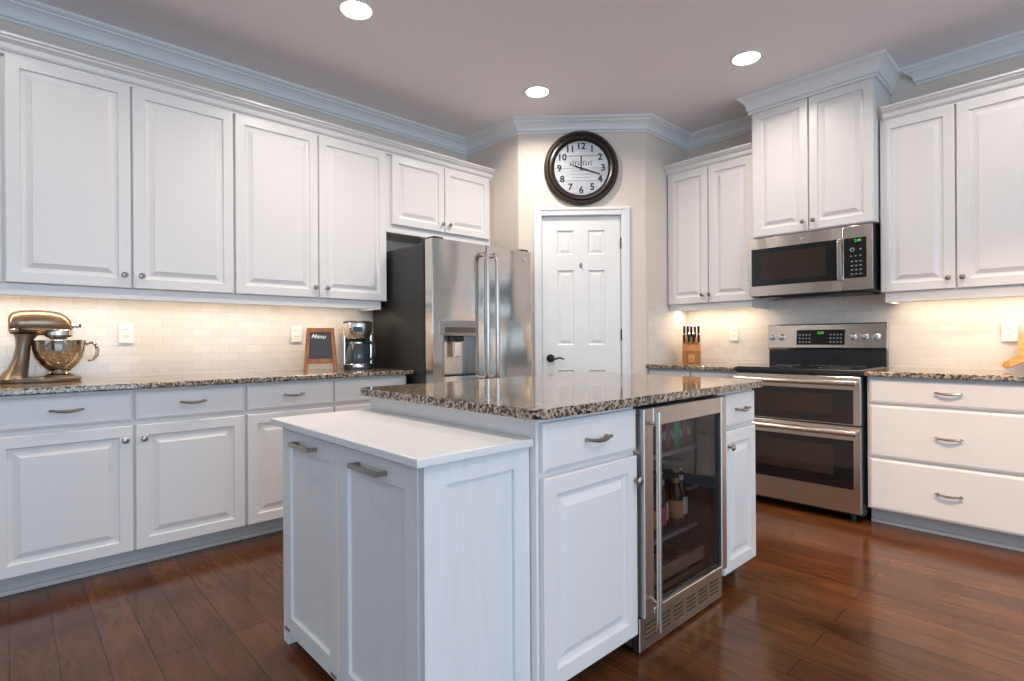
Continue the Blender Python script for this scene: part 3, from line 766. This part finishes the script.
part('emblem', B('chrome').lathe([(.0155, 0), (.0155, -.003), (.013, -.004), (0, -.004)], (0, 0, 0), 24, 'y').use('print_grey').lathe([(.011, -.004), (.011, -.0046), (.009, -.0046), (.009, -.004)], (0, 0, 0), 24, 'y', ring=True), dm, (.362, .001, .387))
cpn = part('control_panel', B('black_glass').box(.612, .738, -.001, .003, .090, .345, .001), mw)
mk = B('print_grey')
mk.lathe([(.013, -.001), (.013, -.0022), (.008, -.0022), (.008, -.001)], (.660, 0, .270), 20, 'y', ring=True)
for i in range(3):
    for j in range(4): mk.box(.652 + i * .024, .664 + i * .024, -.0018, -.0009, .110 + j * .027, .117 + j * .027)
    mk.box(.648 + i * .026, .658 + i * .026, -.0018, -.0009, .226, .232)
mk.box(.70, .712, -.0018, -.0009, .266, .274)
part('buttons', mk, cpn)
dg = B('greenlight'); add_text(dg, '2:08', .022, at(.690, -.0016, .326) @ UPR); part('digits', dg, cpn)

# ------------------------------------------------------------------ wall clock
ck = thing('wall_clock', 'large round wall clock with dark rim above the pantry door', 'clock', (PA[0] + .501 * .7071, PA[1] + .501 * .7071, 2.479), PI / 4)
part('rim', B('clock_rim').lathe([(.215, -.004), (.292, -.002), (.297, -.014), (.294, -.028), (.283, -.040), (.268, -.040), (.262, -.034), (.252, -.044), (.240, -.046), (.230, -.040), (.226, -.020), (.215, -.020)], (0, 0, 0), 64, 'y', ring=True), ck)
part('face', B('clockface').lathe([(.228, -.006), (.228, -.016), (0, -.016)], (0, 0, 0), 64, 'y'), ck)
nm_ = B('ink')
for i in range(1, 13):
    a = PI / 2 - i * PI / 6; r = .174
    add_text(nm_, str(i), .074, at(r * math.cos(a), -.0168, r * math.sin(a)) @ UPR, offset=.0022)
part('numerals', nm_, ck)
lt_ = B('ink_red')      # the small faded script on the dial, too blurred to read: worn strokes
for z, x0, x1 in ((.095, -.10, .10), (-.020, -.07, .08), (-.048, -.08, .10), (-.075, -.07, .07)):
    x = x0
    while x < x1:
        l = random.uniform(.006, .016); lt_.box(x, x + l, -.0168, -.0162, z - .002, z + .003); x += l + .004
lt_.use('ink'); x = -.088
for i in range(9):
    hgt = random.uniform(.016, .026); lt_.box(x, x + .006, -.0169, -.0162, .040 - hgt, .040 + hgt * .8); lt_.box(x, x + .014, -.0169, -.0162, .040 + (i % 3 - 1) * .012, .045 + (i % 3 - 1) * .012); x += .0205
part('dial_lettering', lt_, ck)
hd_ = B('ink').box(-.0045, .0045, -.021, -.019, -.02, .098)
part('hour_hand', hd_, ck)
part('minute_hand', B('ink').box(-.004, .004, -.024, -.022, -.06, .155, mtx=Matrix.Rotation(math.radians(108), 4, 'Y')), ck)
part('hub', B('ink').lathe([(.009, -.016), (.009, -.026), (0, -.027)], (0, 0, 0), 16, 'y'), ck)
part('glass', B('clearpane').lathe([(.229, -.030), (.229, -.032), (0, -.032)], (0, 0, 0), 48, 'y'), ck)

# ------------------------------------------------------------------ recessed lights
LP = [((1.143, 1.358), 'recessed ceiling light nearest the left wall cabinets, at the top edge'), ((1.129, 2.745), 'recessed ceiling light in front of the clock'), ((2.328, 3.385), 'recessed ceiling light in front of the microwave cabinet'),
      ((2.33, 1.36), 'recessed ceiling light over the island, above the picture'), ((3.6, 3.385), 'recessed ceiling light above the right drawers'), ((4.3, 1.2), 'added warm ceiling lamp, out of view, above the aisle right of the island'), ((1.143, -.03), 'recessed ceiling light above the left edge of the picture'), ((5.4, 1.36), 'recessed ceiling light in the far room'), ((3.6, -1.6), 'recessed ceiling light behind the viewer')]  # the warm one right of the island is added to brighten the drawers
for (x, y), lab in LP:
    t = thing('recessed_light', lab, 'light', (x, y, CZ), 0, 'recessed ceiling lights')
    part('trim_ring', B('plastic_white').lathe([(.098, 0), (.098, -.004), (.082, -.010), (.078, -.006), (.078, 0)], seg=32, ring=True), t)
    part('lens', B('bulb').lathe([(.078, -.001), (.078, -.004), (0, -.006)], seg=32), t)
    l = bpy.data.lights.new('recessed_lamp', 'AREA'); l.shape = 'DISK'; l.size = .13; l.energy = 4.5 if y < 0 and x < 2 else 6.5 if x == 2.328 else 10 if x == 4.3 else 6 if x == 3.6 else 10.5 if x != 2.33 else 3.5; l.color = (1, .80, .60) if x == 4.3 else (1, .89, .80); l.spread = math.radians(150)
    o = bpy.data.objects.new('recessed_lamp', l); COL.objects.link(o); o.location = (x, y, CZ - .012)

# added spot, no such fixture known, warming the drawers right of the range
t = thing('recessed_light', 'added ceiling spot, out of view, that warms the drawers right of the range', 'light', (3.75, 2.0, CZ))
part('trim_ring', B('plastic_white').lathe([(.098, 0), (.098, -.004), (.082, -.010), (.078, -.006), (.078, 0)], seg=32, ring=True), t)
part('lens', B('bulb').lathe([(.078, -.001), (.078, -.004), (0, -.006)], seg=32), t)
sl_ = bpy.data.lights.new('added_drawer_spot', 'SPOT'); sl_.energy = 230; sl_.color = (1, .70, .46); sl_.spot_size = math.radians(58); sl_.spot_blend = .8; sl_.shadow_soft_size = .06
so = bpy.data.objects.new('added_drawer_spot', sl_); COL.objects.link(so); so.location = (3.75, 2.0, CZ - .03)
so.rotation_euler = (Vector((3.55, 3.75, .15)) - so.location).to_track_quat('-Z', 'Y').to_euler()

# ------------------------------------------------------------------ outlets
def outlet(label, loc, rz, kind='outlet'):
    t = thing('wall_outlet', label, 'outlet', loc, rz)
    part('plate', B('plastic_white').box(-.037, .037, -.006, 0, -.058, .058, .002), t)
    for z in (-.020, .020):
        s = part('socket', B('plastic_white').box(-.017, .017, -.008, -.005, z - .014, z + .014, .003), t)
        part('slot', B('slot').box(-.008, -.005, -.0085, -.0078, z - .002, z + .007).box(.005, .008, -.0085, -.0078, z - .002, z + .007).lathe([(.0025, -.0085), (.0025, -.0078)], (0, 0, z - .008), 8, 'y'), s)
outlet('white outlet on the left tile wall just right of the stand mixer', (.016, .498, 1.165), PI / 2)
outlet('white outlet on the left tile wall behind the chalkboard', (.016, 1.470, 1.165), PI / 2)
outlet('white outlet on the tile wall between the knife block and the range', (1.800, RY1 - .016, 1.155), 0)
outlet('white outlet on the tile wall above the wooden board', (3.463, RY1 - .016, 1.142), 0)

# ------------------------------------------------------------------ stand mixer (local +x = towards the attachment hub)
mx_ = thing('stand_mixer', 'bronze stand mixer with a steel bowl on the left countertop', 'mixer', (.165, .120, .914), PI / 2)
bp = []
for i in range(25):
    a = 2 * PI * i / 24
    x = math.cos(a) * .165; y = math.sin(a) * (.105 if math.cos(a) > -.2 else .095)
    bp.append((x, y))
part('base', B('mixer_dark').prism(bp[:-1], .0, .024, .008, 3).lathe([(.062, .024), (.060, .032), (.055, .034)], (.075, 0, 0), 28), mx_)
# pedestal column: lofted oval sections
def loft(mb, secs, seg=20, smooth=True):
    R = []
    for (cx, cy, cz, rx, ry, tx) in secs:      # ellipse in plane with normal tilted; tx: 'z' plane or 'x' plane
        ring = []
        for k_ in range(seg):
            a = 2 * PI * k_ / seg
            ring.append(mb.bm.verts.new((cx + rx * math.cos(a), cy + ry * math.sin(a), cz) if tx == 'z' else (cx, cy + ry * math.cos(a), cz + rx * math.sin(a))))
        R.append(ring)
    for A, Bq in zip(R, R[1:]):
        for k_ in range(seg): mb.face([A[k_], A[(k_ + 1) % seg], Bq[(k_ + 1) % seg], Bq[k_]], smooth)
    mb.face(R[0][::-1]); mb.face(R[-1]); return mb
part('column', loft(B('mixer_dark'), [(-.105, 0, .020, .062, .078, 'z'), (-.096, 0, .036, .052, .064, 'z'), (-.082, 0, .070, .040, .052, 'z'), (-.070, 0, .120, .032, .045, 'z'), (-.063, 0, .180, .029, .042, 'z'), (-.058, 0, .212, .034, .044, 'z'), (-.052, 0, .240, .048, .048, 'z')]), mx_)
hdm = loft(B('mixer'), [(-.118, 0, .290, .030, .032, 'x'), (-.113, 0, .291, .046, .046, 'x'), (-.100, 0, .294, .057, .055, 'x'), (-.070, 0, .297, .062, .060, 'x'), (-.02, 0, .299, .064, .062, 'x'), (.04, 0, .298, .063, .062, 'x'), (.080, 0, .294, .058, .058, 'x'), (.105, 0, .287, .048, .050, 'x'), (.120, 0, .281, .036, .038, 'x'), (.126, 0, .279, .022, .024, 'x')], 28)
hd_o = part('motor_head', hdm, mx_)
part('trim_band', loft(B('mixband'), [(-.116, 0, .262, .013, .036, 'x'), (-.100, 0, .262, .014, .0575, 'x'), (-.02, 0, .262, .014, .0655, 'x'), (.06, 0, .262, .014, .0635, 'x'), (.105, 0, .262, .013, .049, 'x'), (.120, 0, .262, .011, .030, 'x')], 16), hd_o)
part('planetary_hub', B('mixband').lathe([(.058, .262), (.058, .236), (.050, .228), (.036, .222), (.034, .214), (0, .214)], (.072, 0, 0), 28), mx_)
part('attachment_knob', B('chrome').lathe([(.016, 0), (.016, .014), (.010, .016), (.010, .024), (.013, .026), (.013, .034), (0, .037)], (.118, 0, .286), 16, 'x').use('black_plastic').lathe([(.009, 0), (.009, .008), (0, .010)], (.155, 0, .286), 12, 'x'), hd_o)
part('speed_lever', B('black_plastic').lathe([(.007, -.070), (.007, -.058), (0, -.056)], (-.075, 0, .262), 12, 'y').cyl((-.075, -.064, .262), (-.052, -.066, .260), .004, 8), hd_o)
part('lock_pin', B('black_plastic').lathe([(.006, -.066), (.006, -.055)], (-.050, 0, .302), 12, 'y'), hd_o)
part('beater', B('chrome').cyl((.072, 0, .214), (.072, 0, .150), .012, 12).tube([(.072, 0, .155), (.040, 0, .135), (.036, 0, .095), (.055, 0, .068), (.072, 0, .062), (.089, 0, .068), (.108, 0, .095), (.104, 0, .135), (.072, 0, .155)], .005, 8), mx_)
bw = part('bowl', B('steelbowl').lathe([(.046, .034), (.048, .040), (.040, .052), (.052, .062), (.080, .090), (.098, .125), (.107, .165), (.110, .205), (.114, .208), (.114, .211), (.108, .210), (.104, .165), (.094, .127), (.076, .094), (.048, .066), (0, .062)], (.075, 0, 0), 40), mx_)
part('bowl_handle', B('steelbowl').tube([(.180, -.000, .185), (.205, 0, .198), (.224, 0, .188), (.232, 0, .160), (.228, 0, .130), (.212, 0, .108), (.190, 0, .100)], [.006, .009, .011, .012, .011, .009, .006], 10, flat=.8), bw)

# ------------------------------------------------------------------ chalkboard easel
cb_ = thing('chalkboard_sign', 'small wooden A-frame chalkboard with white script on the left countertop', 'sign', (.275, 1.530, .914), PI / 2 - math.radians(22))
lean = Matrix.Rotation(-math.radians(9), 4, 'X')
def fr(): return B('wood_orange')
fl = at(0, -.045, 0) @ lean
ff = fr().prism([(-.108, 0), (-.082, 0), (-.062, .290), (-.086, .290)], -.008, .008, axis='y', mtx=fl).prism([(.082, 0), (.108, 0), (.086, .290), (.062, .290)], -.008, .008, axis='y', mtx=fl)
ff.box(-.066, .066, -.008, .008, .258, .290, .002, mtx=fl).box(-.078, .078, -.008, .008, .052, .082, .002, mtx=fl)
part('front_frame', ff, cb_)
wrt = B('chalk').prism([(-.080, .080), (.080, .080), (.066, .260), (-.066, .260)], -.001, .004, axis='y', mtx=at(0, -.045, 0) @ lean)
part('slate', wrt, cb_)
tx = B('chalkwhite'); add_text(tx, 'Menu', .040, at(0, -.045, 0) @ lean @ at(-.014, -.0018, .232) @ Matrix.Rotation(.06, 4, 'Y') @ UPR, shear=.35, offset=.0006); part('chalk_writing', tx, cb_)
bl = at(0, .045, 0) @ Matrix.Rotation(math.radians(9), 4, 'X')
part('back_frame', fr().prism([(-.104, 0), (-.082, 0), (-.062, .283), (-.084, .283)], -.008, .006, axis='y', mtx=bl).prism([(.082, 0), (.104, 0), (.084, .283), (.062, .283)], -.008, .006, axis='y', mtx=bl).box(-.066, .066, -.006, .004, .256, .283, .002, mtx=bl).box(-.082, .082, -.006, .004, .06, .08, .002, mtx=bl), cb_)
part('hinge', B('nickel').box(-.06, -.03, -.006, .006, .281, .288).box(.03, .06, -.006, .006, .281, .288), cb_)

# ------------------------------------------------------------------ coffee maker
cm = thing('coffee_maker', 'black and steel drip coffee maker beside the refrigerator', 'coffee maker', (.205, 1.835, .914), PI / 2 - math.radians(26))
part('base', B('black_plastic').prism(rounded(-.100, .100, -.115, .105, .05, (1, 1, 1, 1)), 0, .035, .006, 2).use('mixband').lathe([(.098, .012), (.102, .016), (.102, .030), (.096, .038), (0, .038)], (0, -.020, 0), 32), cm)
part('water_tank', B('black_plastic').prism(rounded(-.092, .092, .045, .105, .02), .035, .325, .006, 2), cm)
for a_, b_ in ((-.100, -.082), (.082, .100)): part('arm', B('mixband').box(a_, b_, .0, .075, .03, .25, .006, 2), cm)
bh = part('brew_head', B('mixband').lathe([(.074, .215), (.086, .225), (.096, .255), (.102, .318), (.100, .326)], (0, -.008, 0), 36).use('black_plastic').lathe([(.100, .326), (.098, .336), (.080, .342), (0, .344)], (0, -.008, 0), 36).lathe([(.060, .200), (.074, .216), (0, .216)], (0, -.008, 0), 28), cm)
part('display', B('black_plastic').box(-.032, .032, -.111, -.098, .262, .298, .002), bh)
ca = part('carafe', B('coffee').lathe([(.070, .039), (.078, .046), (.082, .080), (.076, .130), (.060, .175), (.056, .190)], (0, -.025, 0), 32).use('mixband').lathe([(.0585, .180), (.060, .182), (.060, .190), (.056, .192)], (0, -.025, 0), 32).use('black_plastic').lathe([(.056, .192), (.054, .198), (0, .199)], (0, -.025, 0), 28), cm)
part('carafe_handle', B('black_plastic').tube([(.055, -.040, .185), (.085, -.050, .190), (.112, -.056, .170), (.116, -.058, .120), (.104, -.054, .075), (.082, -.046, .065)], [.008, .009, .010, .010, .009, .007], 10), ca)

# ------------------------------------------------------------------ knife block and knives
KB = (1.545, 4.120)
kb_t = thing('knife_block', 'honey wood knife block on the counter left of the range', 'knife block', (KB[0], KB[1], .914), math.radians(28))
# side profile in (y,z): slanted front steps, extruded along x
prof = [(-.085, 0), (-.085, .105), (-.060, .150), (.030, .232), (.085, .180), (.085, 0)]
part('block', B('wood_block').prism(prof, -.070, .070, .004, 1, axis='x'), kb_t)
part('front_plaque', B('wood_board').box(-.024, .024, -.091, -.085, .008, .075, .002), kb_t)
rk = kb_t.rotation_euler.z; cr_, sr_ = math.cos(rk), math.sin(rk)
def kworld(x, y, z): return (KB[0] + x * cr_ - y * sr_, KB[1] + x * sr_ + y * cr_, .914 + z)
names = ['leftmost', 'second from the left', 'middle', 'fourth from the left', 'rightmost']
for row, (n_, yy, zz, ln) in enumerate(((5, -.004, .203, .120), (4, -.048, .163, .092))):
    for i in range(n_):
        x = -.055 + .110 * i / (n_ - 1)
        nmx = (names if n_ == 5 else ['leftmost', 'second from the left', 'third from the left', 'rightmost'])[i]
        t = thing('knife', '%s black-handled knife in the %s row of the wooden block' % (nmx, 'upper' if row == 0 else 'lower'), 'knife', kworld(x, yy, zz), rk, 'knives in the wooden block')
        t.rotation_euler = (math.radians(24), 0, rk)
        part('handle', B('black_plastic').box(-.009, .009, -.012, .012, .012, ln - .012, .004, 2), t)
        part('bolster', B('chrome').box(-.0095, .0095, -.0125, .0125, -.004, .013, .002), t)
        part('butt_cap', B('chrome').box(-.0095, .0095, -.0125, .0125, ln - .013, ln, .003, 2), t)

# ------------------------------------------------------------------ wooden board leaning at the right edge
wb = thing('serving_board', 'round golden wooden board with a handle leaning at the right edge', 'cutting board', (3.637, 4.262, .914), 0)
th0 = math.radians(212.3); HOLE = (-.183, .034)
outline = [(.135 * math.cos(th0 + math.radians(9 + 342 * i / 48)), .150 + .135 * math.sin(th0 + math.radians(9 + 342 * i / 48))) for i in range(49)]
outline += [(HOLE[0] + .020 * math.cos(th0 + math.radians(-90 + 18 * i)), HOLE[1] + .020 * math.sin(th0 + math.radians(-90 + 18 * i))) for i in range(11)]
LEAN = Matrix.Rotation(-math.radians(13), 4, 'X')
part('board', B('wood_board').prism(outline, -.009, .009, .003, 2, axis='y', mtx=LEAN), wb)
part('hanging_hole', B('slot').lathe([(.008, -.0096), (.008, -.0088)], (HOLE[0], 0, HOLE[1]), 16, 'y', mtx=LEAN).use('wood_orange').lathe([(.013, -.0092), (.013, -.0098), (.009, -.0098)], (HOLE[0], 0, HOLE[1]), 16, 'y', mtx=LEAN, ring=True), wb)
